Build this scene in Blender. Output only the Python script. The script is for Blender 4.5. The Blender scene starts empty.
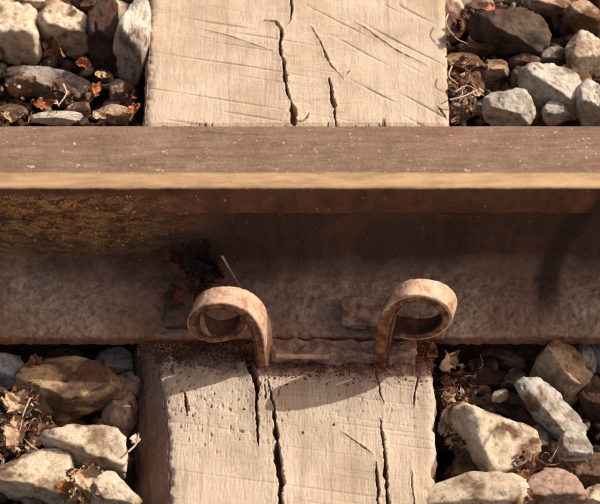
import bpy, math, random
import numpy as np
from mathutils import Vector, Matrix
S = bpy.context.scene
COL = S.collection
# ------------------------------------------------------------------ camera
ELEV, DIST, FPX = math.radians(50.4), 1.6, 1877.0
TGT = Vector((0.0, 0.0064, 0.03))
FW = Vector((0, math.cos(ELEV), -math.sin(ELEV)))
UP = Vector((0, math.sin(ELEV), math.cos(ELEV)))
EYE = TGT - FW * DIST
cd = bpy.data.cameras.new('camera'); cam = bpy.data.objects.new('camera', cd); COL.objects.link(cam)
cam.location = EYE
cam.rotation_euler = (math.pi / 2 - ELEV, 0, 0)
cd.sensor_width = 36; cd.lens = FPX * 36 / 600.0
cd.clip_start = 0.05; cd.clip_end = 500
cd.dof.use_dof = True; cd.dof.focus_distance = 1.615; cd.dof.aperture_fstop = 12.0
S.camera = cam
# ------------------------------------------------------------------ sky, sun, exposure
SUN = Vector((1.15, 0.46, 1.0)).normalized()
w = bpy.data.worlds.new('World'); S.world = w; w.use_nodes = True
nt = w.node_tree; nt.nodes.clear()
wo = nt.nodes.new('ShaderNodeOutputWorld'); bg = nt.nodes.new('ShaderNodeBackground'); sk = nt.nodes.new('ShaderNodeTexSky')
sk.sky_type = 'NISHITA'; sk.sun_disc = False
sk.sun_elevation = math.asin(SUN.z); sk.sun_rotation = math.atan2(SUN.x, SUN.y)
sk.dust_density = 6.0; sk.ozone_density = 0.0; sk.air_density = 1.0
bg.inputs[1].default_value = 0.105
mxw = nt.nodes.new('ShaderNodeMix'); mxw.data_type = 'RGBA'; mxw.blend_type = 'MULTIPLY'; mxw.inputs[0].default_value = 1.0
mxw.inputs[7].default_value = (1.0, 0.80, 0.66, 1)          # added warm tint: turns the sky's fill in the shade brown
nt.links.new(sk.outputs[0], mxw.inputs[6]); nt.links.new(mxw.outputs[2], bg.inputs[0]); nt.links.new(bg.outputs[0], wo.inputs[0])
sl = bpy.data.lights.new('sun', 'SUN'); so = bpy.data.objects.new('sun', sl); COL.objects.link(so)
sl.energy = 2.8; sl.angle = math.radians(0.55); sl.color = (1.0, 0.925, 0.81)
so.rotation_euler = SUN.to_track_quat('Z', 'Y').to_euler()
S.view_settings.view_transform = 'Standard'; S.view_settings.look = 'None'
S.view_settings.exposure = 0.55; S.view_settings.gamma = 1.0; S.view_settings.use_curve_mapping = False

# ------------------------------------------------------------------ helpers
def W(px, py, z=0.0):
    """world point at height z for a measured place of the 600x504 photo"""
    d = FW + Vector((1, 0, 0)) * ((px - 300) / FPX) + UP * ((252 - py) / FPX)
    return EYE + d * ((z - EYE.z) / d.z)
_rng = np.random.default_rng(7)
_PERM = _rng.permutation(256).astype(np.int64); _PERM = np.concatenate([_PERM, _PERM])
_G = _rng.normal(size=(256, 3)); _G /= np.linalg.norm(_G, axis=1)[:, None]
def perlin(p, seed=0):
    p = np.asarray(p, float) + seed * 17.13 + 100.0
    i = np.floor(p).astype(np.int64); f = p - i; i &= 255
    u = f * f * f * (f * (f * 6 - 15) + 10)
    def g(dx, dy, dz):
        h = _PERM[_PERM[_PERM[(i[:, 0] + dx) & 255] + ((i[:, 1] + dy) & 255)] + ((i[:, 2] + dz) & 255)]
        gr = _G[h]
        return gr[:, 0] * (f[:, 0] - dx) + gr[:, 1] * (f[:, 1] - dy) + gr[:, 2] * (f[:, 2] - dz)
    def L(a, b, t): return a + (b - a) * t
    x0 = L(L(g(0,0,0), g(1,0,0), u[:,0]), L(g(0,1,0), g(1,1,0), u[:,0]), u[:,1])
    x1 = L(L(g(0,0,1), g(1,0,1), u[:,0]), L(g(0,1,1), g(1,1,1), u[:,0]), u[:,1])
    return L(x0, x1, u[:, 2]) * 1.6
def fbm(p, fr, octv=4, seed=0, gain=0.5):
    p = np.asarray(p, float); a = 1.0; s = 0.0
    for k in range(octv):
        s = s + a * perlin(p * fr, seed + k * 3.7); fr *= 2.03; a *= gain
    return s
def sstep(a, b, x):
    t = np.clip((x - a) / (b - a), 0, 1); return t * t * (3 - 2 * t)
def mesh_from(name, V, F, smooth=True):
    me = bpy.data.meshes.new(name)
    V = np.asarray(V, np.float32); F = np.asarray(F, np.int32)
    me.vertices.add(len(V)); me.vertices.foreach_set('co', V.ravel())
    k = F.shape[1]
    me.loops.add(F.size); me.loops.foreach_set('vertex_index', F.ravel())
    me.polygons.add(len(F))
    me.polygons.foreach_set('loop_start', np.arange(0, F.size, k, dtype=np.int32))
    me.polygons.foreach_set('use_smooth', np.full(len(F), smooth))
    me.update(); me.validate()
    return me
def link(name, me, mats, parent=None, label=None, cat=None, group=None, kind=None, loc=None):
    o = bpy.data.objects.new(name, me); COL.objects.link(o)
    if me is not None:
        for m in (mats if isinstance(mats, (list, tuple)) else [mats]): me.materials.append(m)
    if parent: o.parent = parent
    if loc is not None: o.location = loc
    if label: o['label'] = label
    if cat: o['category'] = cat
    if group: o['group'] = group
    if kind: o['kind'] = kind
    return o
def gridfaces(nr, nc, closed=False):
    r, c = np.meshgrid(np.arange(nr - 1), np.arange(nc if closed else nc - 1), indexing='ij')
    c2 = (c + 1) % nc
    return np.stack([r * nc + c, r * nc + c2, (r + 1) * nc + c2, (r + 1) * nc + c], -1).reshape(-1, 4)
def lin(c):
    return tuple(((x / 12.92) if x <= 0.04045 else ((x + 0.055) / 1.055) ** 2.4) for x in c) + (1,)
class NT:
    def __init__(s, name):
        s.m = bpy.data.materials.new(name); s.m.use_nodes = True; s.t = s.m.node_tree; s.t.nodes.clear()
        s.out = s.n('ShaderNodeOutputMaterial'); s.b = s.n('ShaderNodeBsdfPrincipled'); s.l(s.b.outputs[0], s.out.inputs[0])
        s.tc = s.n('ShaderNodeTexCoord')
    def n(s, k, **kw):
        x = s.t.nodes.new(k)
        for a, v in kw.items(): setattr(x, a, v)
        return x
    def l(s, a, b): s.t.links.new(a, b)
    def mapping(s, scale=(1, 1, 1), rot=(0, 0, 0), src=None, rnd=False):
        m = s.n('ShaderNodeMapping'); m.inputs['Scale'].default_value = scale; m.inputs['Rotation'].default_value = rot
        s.l(src or s.tc.outputs['Object'], m.inputs['Vector'])
        if rnd:
            oi = s.n('ShaderNodeObjectInfo'); mu = s.n('ShaderNodeMath', operation='MULTIPLY'); mu.inputs[1].default_value = 37.0
            s.l(oi.outputs['Random'], mu.inputs[0]); s.l(mu.outputs[0], m.inputs['Location'])
        return m.outputs[0]
    def noise(s, vec, scale, detail=6, rough=0.6, dist=0.0):
        x = s.n('ShaderNodeTexNoise'); s.l(vec, x.inputs['Vector'])
        x.inputs['Scale'].default_value = scale; x.inputs['Detail'].default_value = detail
        x.inputs['Roughness'].default_value = rough; x.inputs['Distortion'].default_value = dist
        return x.outputs['Fac']
    def ramp(s, fac, stops, interp='LINEAR'):
        x = s.n('ShaderNodeValToRGB'); x.color_ramp.interpolation = interp
        e = x.color_ramp.elements
        while len(e) < len(stops): e.new(0.5)
        for q, (p, c) in zip(e, stops):
            q.position = p; q.color = c if isinstance(c, tuple) else (c, c, c, 1)
        s.l(fac, x.inputs[0]); return x.outputs[0]
    def mix(s, fac, a, b, mode='MIX'):
        x = s.n('ShaderNodeMix', data_type='RGBA', blend_type=mode)
        if isinstance(fac, float): x.inputs[0].default_value = fac
        else: s.l(fac, x.inputs[0])
        for v, i in ((a, 6), (b, 7)):
            if isinstance(v, tuple): x.inputs[i].default_value = v
            else: s.l(v, x.inputs[i])
        return x.outputs[2]
    def math(s, op, a, b=0.0):
        x = s.n('ShaderNodeMath', operation=op)
        for v, i in ((a, 0), (b, 1)):
            if isinstance(v, (int, float)): x.inputs[i].default_value = v
            else: s.l(v, x.inputs[i])
        return x.outputs[0]
    def bump(s, h, strength, dist, prev=None):
        x = s.n('ShaderNodeBump'); x.inputs['Strength'].default_value = strength; x.inputs['Distance'].default_value = dist
        s.l(h, x.inputs['Height'])
        if prev is not None: s.l(prev, x.inputs['Normal'])
        return x.outputs[0]
    def done(s, col, rough=0.85, normal=None, metal=None, spec=0.3):
        if isinstance(col, tuple): s.b.inputs['Base Color'].default_value = col
        else: s.l(col, s.b.inputs['Base Color'])
        if isinstance(rough, float): s.b.inputs['Roughness'].default_value = rough
        else: s.l(rough, s.b.inputs['Roughness'])
        if metal is not None:
            if isinstance(metal, float): s.b.inputs['Metallic'].default_value = metal
            else: s.l(metal, s.b.inputs['Metallic'])
        s.b.inputs['Specular IOR Level'].default_value = spec
        if normal is not None: s.l(normal, s.b.inputs['Normal'])
        return s.m
def C(r, g, b): return (r, g, b, 1)

# ------------------------------------------------------------------ materials
def rock_mat(name, light, mid, dark, stain, stain_amt=0.5, speck=0.5):
    t = NT(name); v = t.mapping(rnd=True)
    a = t.noise(v, 38, 8, 0.62); b = t.noise(v, 170, 8, 0.7); c = t.noise(v, 24, 5, 0.55, 0.6)
    col = t.ramp(a, [(0.36, dark), (0.45, mid), (0.56, light)])
    col = t.mix(t.ramp(c, [(stain_amt, 1.0), (stain_amt + 0.09, 0.0)]), col, stain)
    fine = t.ramp(b, [(0.36, 0.48), (0.48, 1.0), (0.70, 1.2)])
    col = t.mix(0.85, col, fine, 'MULTIPLY')
    sp = t.noise(v, 620, 3, 0.6)
    col = t.mix(t.ramp(sp, [(0.60, 0.0), (0.68, speck)]), col, dark)
    n = t.bump(b, 0.9, 0.0022); n = t.bump(t.noise(v, 620, 6, 0.75), 0.7, 0.0008, n)
    return t.done(col, t.ramp(b, [(0.3, 0.95), (0.7, 0.7)]), n)
BROWN = C(.15, .075, .042)
M = {}
M['cream'] = rock_mat('cream_stone', C(.68,.59,.46), C(.54,.45,.34), C(.26,.18,.125), BROWN, .345)
M['pale'] = rock_mat('pale_grey_stone', C(.58,.56,.51), C(.42,.40,.355), C(.20,.165,.135), C(.17,.10,.065), .335)
M['tan'] = rock_mat('tan_stone', C(.48,.36,.25), C(.36,.25,.165), C(.19,.12,.075), BROWN, .42)
M['gold'] = rock_mat('golden_brown_stone', C(.60,.44,.25), C(.40,.26,.155), C(.20,.12,.08), C(.15,.085,.055), .42)
M['grey'] = rock_mat('grey_stone', C(.36,.33,.30), C(.24,.215,.195), C(.11,.09,.08), C(.10,.06,.045), .42)
M['bluegrey'] = rock_mat('blue_grey_stone', C(.36,.40,.42), C(.24,.28,.31), C(.13,.14,.15), C(.15,.10,.075), .35)
M['rose'] = rock_mat('rosy_stone', C(.46,.33,.27), C(.35,.235,.185), C(.20,.12,.09), BROWN, .36)
M['dark'] = rock_mat('dark_brown_stone', C(.12,.088,.068), C(.07,.049,.038), C(.028,.019,.015), C(.075,.038,.026), .40)
M['umber'] = rock_mat('umber_stone', C(.22,.135,.09), C(.14,.08,.052), C(.06,.034,.024), C(.07,.03,.02), .42)

def leaf_mat(name, a, b):
    t = NT(name); v = t.mapping(rnd=True)
    f = t.noise(v, 60, 6, 0.6); g = t.noise(t.mapping((1, 6, 1), rnd=True), 200, 4)
    col = t.mix(t.ramp(f, [(0.35, 0.0), (0.65, 1.0)]), a, b)
    col = t.mix(0.6, col, t.ramp(g, [(0.3, 0.6), (0.6, 1.05)]), 'MULTIPLY')
    m = t.done(col, 0.6, t.bump(g, 0.6, 0.0008), spec=0.4)
    return m
LM = {'brown': leaf_mat('brown_dead_leaf', C(.26,.12,.06), C(.13,.055,.03)),
      'orange': leaf_mat('orange_dead_leaf', C(.46,.19,.075), C(.30,.11,.05)),
      'tan': leaf_mat('tan_dry_leaf', C(.62,.48,.34), C(.36,.23,.14)),
      'red': leaf_mat('red_brown_dead_leaf', C(.13,.036,.022), C(.06,.02,.014)),
      'dark': leaf_mat('dark_rotten_leaf', C(.07,.035,.025), C(.035,.02,.016)),
      'white': leaf_mat('bleached_twig', C(.68,.58,.47), C(.55,.43,.32))}

# wood
t = NT('weathered_timber'); uv = t.tc.outputs['Object']
g1 = t.noise(t.mapping((60, 5, 60)), 2.4, 8, 0.72, 1.2)       # long grain
g2 = t.noise(uv, 16, 7, 0.62); g3 = t.noise(uv, 700, 5, 0.75)
g4 = t.noise(t.mapping((9, 120, 60), (0, 0, math.radians(14))), 1.9, 8, 0.7, 1.6)
g5 = t.noise(uv, 7, 3, 0.5); g6 = t.noise(uv, 150, 6, 0.7)
g7 = t.noise(t.mapping((230, 9, 230)), 1.5, 7, 0.7, 0.5)
mk = t.ramp(g5, [(0.42, 0.10), (0.60, 0.85)])
col = t.ramp(g2, [(0.28, C(.40,.33,.26)), (0.48, C(.54,.455,.365)), (0.66, C(.61,.53,.435))])
col = t.mix(0.45, col, t.ramp(g1, [(0.34, 0.76), (0.46, 1.0), (0.7, 1.06)]), 'MULTIPLY')
col = t.mix(0.42, col, t.ramp(g7, [(0.36, 0.68), (0.47, 1.0), (0.7, 1.06)]), 'MULTIPLY')
col = t.mix(mk, col, t.mix(1.0, col, t.ramp(g4, [(0.36, 0.62), (0.44, 1.0), (0.7, 1.05)]), 'MULTIPLY'))
col = t.mix(0.5, col, t.ramp(g6, [(0.30, 0.66), (0.44, 1.0), (0.7, 1.08)]), 'MULTIPLY')
col = t.mix(0.45, col, t.ramp(g3, [(0.30, 0.70), (0.45, 1.0), (0.75, 1.12)]), 'MULTIPLY')
col = t.mix(t.ramp(t.noise(uv, 9, 8, 0.68, 0.8), [(0.48, 0.0), (0.66, 0.55)]), col, C(.39,.29,.205))
col = t.mix(t.ramp(t.noise(t.mapping((40, 2.5, 40)), 1.6, 7, 0.7, 0.6), [(0.54, 0.0), (0.64, 0.40)]), col, C(.27,.20,.155))
at = t.n('ShaderNodeAttribute'); at.attribute_name = 'dirt'
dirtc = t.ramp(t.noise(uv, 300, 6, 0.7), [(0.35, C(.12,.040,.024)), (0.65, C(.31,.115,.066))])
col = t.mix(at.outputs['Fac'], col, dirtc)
n = t.bump(g7, 0.32, 0.0012); n = t.bump(g4, 0.22, 0.0012, n); n = t.bump(g3, 0.5, 0.0005, n); n = t.bump(g1, 0.22, 0.001, n); n = t.bump(g6, 0.4, 0.0012, n)
M['wood'] = t.done(col, 0.9, n, spec=0.2)

# rail steel: v of the UV map is the profile arc position, u is metres along the rail
def rail_material(arcs, t_off=.006):
    t = NT('rusty_rail_steel'); uvn = t.n('ShaderNodeUVMap'); uvn.uv_map = 'UVMap'
    sep = t.n('ShaderNodeSeparateXYZ'); t.l(uvn.outputs[0], sep.inputs[0]); v = sep.outputs[1]; u = sep.outputs[0]
    ob = t.tc.outputs['Object']
    big = t.noise(ob, 11, 6, 0.6); med = t.noise(ob, 70, 7, 0.65); fine = t.noise(ob, 520, 5, 0.7); streak = t.noise(t.mapping((7, 60, 60)), 3, 8, 0.72, 0.8)
    rust = t.ramp(med, [(0.30, C(.07,.03,.018)), (0.5, C(.14,.06,.034)), (0.68, C(.24,.11,.058))])
    top = t.ramp(streak, [(0.3, C(.15,.098,.070)), (0.5, C(.22,.150,.110)), (0.7, C(.30,.21,.155))])
    top = t.mix(0.7, top, t.ramp(fine, [(0.32, 0.55), (0.5, 1.0), (0.72, 1.3)]), 'MULTIPLY')
    spk = t.noise(ob, 210, 4, 0.6)
    top = t.mix(0.6, top, t.ramp(t.noise(ob, 24, 6, 0.65), [(0.33, 0.62), (0.62, 1.18)]), 'MULTIPLY')
    top = t.mix(t.ramp(t.noise(t.mapping((1, 3, 3)), 15, 7, 0.7, 0.5), [(0.52, 0.0), (0.64, 0.55)]), top, C(.17,.085,.05))
    top = t.mix(t.ramp(spk, [(0.64, 0.0), (0.70, 0.8)]), top, C(.60,.47,.38))
    band = t.ramp(streak, [(0.35, C(.52,.355,.20)), (0.65, C(.62,.44,.265))])
    band = t.mix(0.6, band, t.ramp(t.noise(t.mapping((1, 4, 4)), 30, 8, 0.7), [(0.38, 0.58), (0.56, 1.05)]), 'MULTIPLY')
    band = t.mix(t.ramp(spk, [(0.66, 0.0), (0.72, 0.6)]), band, C(.30,.16,.09))
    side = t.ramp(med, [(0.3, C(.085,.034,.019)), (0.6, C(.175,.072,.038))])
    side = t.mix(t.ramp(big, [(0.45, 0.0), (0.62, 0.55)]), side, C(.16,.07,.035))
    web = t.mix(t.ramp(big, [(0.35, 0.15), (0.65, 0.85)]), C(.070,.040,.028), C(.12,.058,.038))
    web = t.mix(0.6, web, t.ramp(fine, [(0.35, 0.6), (0.6, 1.2)]), 'MULTIPLY')
    foot = t.ramp(t.noise(ob, 190, 7, 0.75), [(0.33, C(.20,.135,.097)), (0.46, C(.35,.255,.19)), (0.62, C(.52,.40,.31))])
    foot = t.mix(t.ramp(big, [(0.42, 0.8), (0.60, 0.0)]), foot, C(.28,.15,.10))
    # wobble the borders between the zones a little
    wob = t.math('MULTIPLY', t.math('SUBTRACT', t.noise(ob, 60, 5, 0.6), 0.5), 0.006)
    vv = t.math('ADD', v, wob); vb = t.math('ADD', v, t.math('MULTIPLY', wob, 0.32))
    def zone(x, a, e):
        q = t.n('ShaderNodeMapRange'); q.clamp = True; t.l(x, q.inputs[0]); q.inputs[1].default_value = a - e; q.inputs[2].default_value = a + e
        return q.outputs[0]
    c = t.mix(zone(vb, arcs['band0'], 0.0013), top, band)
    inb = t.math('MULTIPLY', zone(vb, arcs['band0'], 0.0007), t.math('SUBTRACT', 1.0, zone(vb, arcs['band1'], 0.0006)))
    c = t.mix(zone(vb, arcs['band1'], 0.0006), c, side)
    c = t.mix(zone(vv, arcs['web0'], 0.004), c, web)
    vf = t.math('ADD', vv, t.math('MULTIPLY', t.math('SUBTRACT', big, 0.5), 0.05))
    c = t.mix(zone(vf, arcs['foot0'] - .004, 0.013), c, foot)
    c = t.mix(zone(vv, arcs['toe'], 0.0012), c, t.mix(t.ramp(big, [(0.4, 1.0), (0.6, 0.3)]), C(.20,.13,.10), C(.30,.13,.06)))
    drip = t.noise(t.mapping((38, 38, 5)), 1.0, 7, 0.68, 0.7); bl = t.noise(t.mapping((5, 9, 9)), 1.6, 6, 0.62, 0.5)
    low = zone(vb, arcs['band1'], 0.0006)
    c = t.mix(low, c, t.mix(0.8, c, t.ramp(drip, [(0.32, 0.55), (0.5, 1.0), (0.68, 1.35)]), 'MULTIPLY'))
    c = t.mix(t.math('MULTIPLY', low, t.ramp(bl, [(0.50, 0.0), (0.66, 0.55)])), c, C(.21,.105,.075))
    c = t.mix(t.math('MULTIPLY', low, t.ramp(t.noise(ob, 330, 3, 0.6), [(0.66, 0.0), (0.70, 0.7)])), c, C(.36,.26,.19))
    # golden flaky rust, only towards the left
    ox = t.n('ShaderNodeSeparateXYZ'); t.l(ob, ox.inputs[0])
    lf = t.n('ShaderNodeMapRange'); t.l(ox.outputs[0], lf.inputs[0]); lf.inputs[1].default_value = -.07; lf.inputs[2].default_value = -.17
    zb = t.math('MULTIPLY', zone(vv, arcs['band1'] + .008, .004), t.math('SUBTRACT', 1.0, zone(vv, arcs['web0'] + .072, .026)))
    fl = t.math('MULTIPLY', t.math('MULTIPLY', lf.outputs[0], zb), t.ramp(t.noise(t.mapping((1, 2.2, 2.2)), 75, 8, 0.78, 0.6), [(0.43, 0.0), (0.60, 0.95)]))
    c = t.mix(fl, c, t.ramp(fine, [(0.35, C(.50,.22,.07)), (0.65, C(.85,.52,.22))]))
    # a dark diagonal streak running down the web and foot at right
    ln = t.math('ABSOLUTE', t.math('SUBTRACT', t.math('SUBTRACT', ox.outputs[0], t.math('MULTIPLY', ox.outputs[2], 0.30)), 0.2005))
    ln = t.math('ADD', ln, t.math('MULTIPLY', wob, 1.5))
    st = t.n('ShaderNodeMapRange'); t.l(ln, st.inputs[0]); st.inputs[1].default_value = .014; st.inputs[2].default_value = .006
    st2 = t.math('MULTIPLY', st.outputs[0], t.math('MULTIPLY', zone(v, arcs['band1'] + .002, .001), t.math('SUBTRACT', 0.8, t.math('MULTIPLY', zone(v, arcs['foot0'] + .03, .015), 0.8))))
    c = t.mix(st2, c, C(.035,.020,.014))
    n = t.bump(t.noise(ob, 190, 7, 0.75), 0.6, 0.0012); n = t.bump(fine, 0.5, 0.0006, n)
    # the worn band is smoother
    nb = t.bump(streak, 0.15, 0.0006)
    mx = t.n('ShaderNodeMix', data_type='VECTOR'); t.l(inb, mx.inputs[0]); t.l(n, mx.inputs[4]); t.l(nb, mx.inputs[5])
    rg = t.math('SUBTRACT', 0.82, t.math('MULTIPLY', inb, 0.34))
    return t.done(c, rg, mx.outputs[1], t.math('MULTIPLY', inb, 0.25), spec=0.35)

def spike_mat(name, a, b, c_, r=0.8):
    t = NT(name); v = t.mapping(rnd=True)
    f = t.noise(v, 110, 7, 0.68); g = t.noise(v, 700, 5, 0.7)
    col = t.ramp(f, [(0.34, a), (0.5, b), (0.64, c_)])
    col = t.mix(0.6, col, t.ramp(g, [(0.32, 0.6), (0.5, 1.0), (0.7, 1.15)]), 'MULTIPLY')
    pit = t.noise(v, 260, 2, 0.5)
    col = t.mix(t.ramp(pit, [(0.27, 0.85), (0.32, 0.0)]), col, a)
    n = t.bump(f, 0.5, 0.0015); n = t.bump(g, 0.4, 0.0006, n)
    return t.done(col, r, n, spec=0.35)
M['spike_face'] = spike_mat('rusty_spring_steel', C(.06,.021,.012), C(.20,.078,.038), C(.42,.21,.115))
M['spike_inner'] = spike_mat('shaded_rusty_spring_steel', C(.03,.014,.010), C(.07,.032,.020), C(.13,.065,.04))  # shade inside the loop put into the colour
M['spike_outer'] = spike_mat('sunlit_weathered_steel', C(.38,.20,.12), C(.60,.42,.30), C(.68,.51,.39), 0.6)  # weathered rust, with sunlit brightness put into the colour
M['plate'] = spike_mat('rusty_plate_steel', C(.12,.055,.038), C(.29,.185,.14), C(.48,.36,.29))

M['plate_dark'] = spike_mat('dark_plate_steel', C(.05,.035,.025), C(.09,.065,.048), C(.15,.10,.07))
M['chip'] = rock_mat('chipped_stone', C(.40,.34,.28), C(.22,.17,.13), C(.08,.055,.042), C(.10,.055,.035), .46)
M['chip2'] = rock_mat('mixed_ballast_stone', C(.56,.49,.40), C(.42,.35,.275), C(.17,.125,.09), BROWN, .42)
M['crumb'] = rock_mat('rotten_wood_crumb', C(.36,.22,.15), C(.25,.13,.08), C(.12,.05,.03), C(.15,.06,.035), .42)
# ------------------------------------------------------------------ ground
def ground():
    xs = np.concatenate([[-150, -40, -10, -3, -1.2], np.linspace(-.7, .7, 180), [1.2, 3, 10, 40, 150]])
    ys = np.concatenate([[-150, -40, -10, -3, -1.2], np.linspace(-.6, .6, 160), [1.2, 3, 10, 40, 150]])
    X, Y = np.meshgrid(xs, ys); P = np.stack([X.ravel(), Y.ravel(), 0 * X.ravel()], 1)
    P[:, 2] = -0.072 + 0.010 * fbm(P, 22, 4, 3) + .003 * fbm(P, 120, 3, 5)
    t = NT('dark_soil'); nz = t.noise(t.tc.outputs['Object'], 90, 8, 0.7)
    m = t.done(t.ramp(nz, [(0.35, C(.035,.02,.014)), (0.6, C(.10,.06,.042))]), 0.95, t.bump(nz, 0.8, 0.004))
    link('ground', mesh_from('ground', P, gridfaces(len(ys), len(xs))), m, kind='structure')
ground()

# ------------------------------------------------------------------ sleeper
def dist_poly(X, Y, pts):
    d = np.full(X.shape, 9.0); tt = np.zeros(X.shape); L = 0.0
    seg = [math.dist(a[:2], b[:2]) for a, b in zip(pts[:-1], pts[1:])]; T = sum(seg)
    for (a, b, s) in zip(pts[:-1], pts[1:], seg):
        vx, vy = b[0] - a[0], b[1] - a[1]
        h = np.clip(((X - a[0]) * vx + (Y - a[1]) * vy) / (s * s), 0, 1)
        q = np.hypot(X - a[0] - h * vx, Y - a[1] - h * vy)
        k = q < d; d = np.where(k, q, d); tt = np.where(k, (L + h * s) / T, tt); L += s
    return d, tt
def sleeper():
    ys = np.concatenate([np.linspace(-.75, -.24, 50), np.arange(-.238, -.062, .0006), np.linspace(-.06, .03, 20), np.linspace(.035, .14, 40), np.arange(.145, .345, .0006), np.linspace(.35, 1.9, 90)])
    nt_ = 440; us = np.linspace(0, 1, nt_)
    Yr = ys
    z3 = np.zeros_like(ys)
    def edge(pts, y): # (px, py) list -> x by y
        q = sorted([(W(a, b)[1], W(a, b)[0]) for a, b in pts]); return np.interp(y, [k[0] for k in q], [k[1] for k in q])
    xl = edge([(153, -40), (152, 0), (147, 100), (145, 124), (150, 330), (158, 362), (164, 392), (168, 430), (170, 470), (172, 540)], Yr)
    xr = edge([(444, -40), (445, 0), (447, 60), (449, 124), (432, 340), (431, 372), (434, 400), (436, 440), (434, 470), (432, 540)], Yr)
    Q = np.stack([z3, ys, z3], 1)
    near = sstep(-.02, -.09, ys)
    xl = xl + .0010 * fbm(Q, 90, 4, 1) + .0009 * near * fbm(Q, 30, 5, 11, .65)
    xr = xr + .0010 * fbm(Q, 90, 4, 2) + .0022 * near * fbm(Q, 45, 4, 12) - near * .004 * sstep(.25, .5, fbm(Q, 30, 2, 19))
    X = xl[:, None] + (xr - xl)[:, None] * us[None, :]; Y = np.repeat(ys[:, None], nt_, 1)
    P = np.stack([X.ravel(), Y.ravel(), np.zeros(X.size)], 1)
    Z = .0009 * fbm(P, 9, 3, 4)
    # saw marks: fine ridges crossing the timber, sloping down to the right
    def ridges(deg, fr_al, fr_ac, seed):
        c, s = math.cos(math.radians(deg)), math.sin(math.radians(deg))
        a = P[:, 0] * c + P[:, 1] * s; b = -P[:, 0] * s + P[:, 1] * c
        return perlin(np.stack([a * fr_al, b * fr_ac, a * 0], 1), seed)
    far = sstep(0, .05, P[:, 1])
    r1 = ridges(-13, 9, 210, 21); r2 = ridges(-36, 10, 190, 22); r3 = ridges(-9, 6, 330, 23)
    Z -= far * .0010 * sstep(.38, .75, r1) * sstep(.1, -.06, P[:, 0])
    Z -= far * .0013 * sstep(.36, .75, r2) * sstep(-.03, .06, P[:, 0])
    Z -= (1 - far) * .0006 * sstep(.35, .75, r3)
    Z -= .0003 * np.abs(fbm(P * np.array([1, .18, 1]), 420, 3, 31))            # fine long grain
    # worm-eaten pitting, mostly on the near half
    pit = fbm(P * np.array([1.25, .75, 1]), 210, 2, 33)
    msk = (1 - far) * (.35 + .65 * sstep(.0, -.05, P[:, 0])) * sstep(-.21, -.12, P[:, 1])
    Z -= .0024 * sstep(.50, .9, pit) * msk
    pt2 = fbm(P * np.array([1.6, .55, 1]), 420, 1, 37); Z -= .0028 * sstep(.52, .75, pt2) * msk * sstep(-.1, .4, fbm(P, 26, 2, 38))
    Z -= .0010 * sstep(.2, .8, fbm(P, 90, 3, 34)) * msk
    # steps beside the splits
    jit = .0012 * fbm(P, 55, 3, 41) + .0005 * fbm(P, 420, 2, 42)
    Xf, Yf = P[:, 0] + jit, P[:, 1]
    cracks = [  # photo pixels, half width px, depth m, taper at both ends
        ([(291,-30),(291,0),(291,20),(286,26)], 1.1, .008),
        ([(262,21),(276,22),(281,30),(280,45),(283,62),(285,78),(288,94),(292,108)], 1.9, .013),
        ([(292,104),(294,126)], 3.2, .012), ([(294,122),(302,121),(309,113)], 1.4, .006),
        ([(310,26),(322,46),(331,66),(343,79)], .9, .0028), ([(329,78),(332,98),(336,128)], 1.6, .008),
        ([(344,76),(350,70)], .8, .002), ([(437,105),(446,118)], 1.0, .003),
        ([(200,28),(235,38),(275,52)], .6, .0006), ([(356,22),(392,48),(428,66)], .8, .0009),
        ([(247,350),(249,370),(255,380),(257,402),(257,420),(259,446)], 1.6, .010),
        ([(243,350),(250,366),(256,384),(257,400)], 2.2, .010),
        ([(274,408),(276,430),(277,452),(280,480),(282,545)], 2.9, .022),
        ([(380,418),(383,440),(385,470),(388,520),(389,560)], 1.5, .012),
        ([(376,462),(377,490),(378,520)], 1.1, .008), ([(375,372),(380,392),(384,404)], .7, .003),
        ([(184,392),(186,404),(188,416)], 1.5, .008), ([(418,376),(415,398),(414,408)], .9, .003),
        ([(343,432),(358,444),(374,455)], .7, .0012), ([(267,380),(271,394),(275,412)], 1.0, .006),
        ([(411,470),(413,490),(413,520)], .6, .0015),
        ([(348,350),(349,376)], .7, .003),
        ([(301,432),(303,434)], 1.3, .004), ([(333,424),(335,425)], 1.3, .004), ([(242,409),(246,410)], 1.4, .004), ([(264,385),(266,400)], .9, .004)]
    Cd = np.zeros(len(P))
    for pts, hw, dep in cracks:
        wp = [tuple(W(a, b)[:2]) for a, b in pts]
        d, tt = dist_poly(Xf, Yf, wp)
        tp = np.clip(np.minimum(tt, 1 - tt) / .30, 0, 1) ** .7
        ww = hw / 1175 * (.22 + .88 * tp) * (1 + .75 * fbm(P, 150, 3, 43))
        k = 1 - sstep(.55, 1.15, d / np.maximum(ww, 1e-5))
        Z -= dep * k * (.35 + .65 * tp); Cd = np.maximum(Cd, k)
        Z += .0006 * np.exp(-(d / (3 * ww + .0004)) ** 2) * (1 - k)
    # splintered fibres where the rail foot has crushed the timber (far side)
    yb = W(300, 124)[1]
    fib = perlin(np.stack([P[:, 0] * 330, P[:, 1] * 25, P[:, 0] * 0], 1), 51) + .5 * perlin(np.stack([P[:, 0] * 900, P[:, 1] * 60, P[:, 0] * 0], 1), 52)
    top_y = yb + (-.003 + .016 * np.clip(fib, 0, 1.2) ** 2 * (.35 + .65 * (perlin(np.stack([P[:, 0] * 28, P[:, 0] * 0, P[:, 0] * 0], 1), 53) > .12)))
    k = far * sstep(.0, .0016, top_y - P[:, 1]) * (fib > .12)
    Z -= .0022 * k * sstep(.05, .35, fib)
    k2 = far * sstep(.0, .0016, (yb + .002 + .0012 * fib) - P[:, 1]); Z -= .0005 * k2
    Z = Z.reshape(X.shape)
    # edge rounding
    ed = np.minimum(us[None, :], 1 - us[None, :]) * (xr - xl)[:, None]
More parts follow.
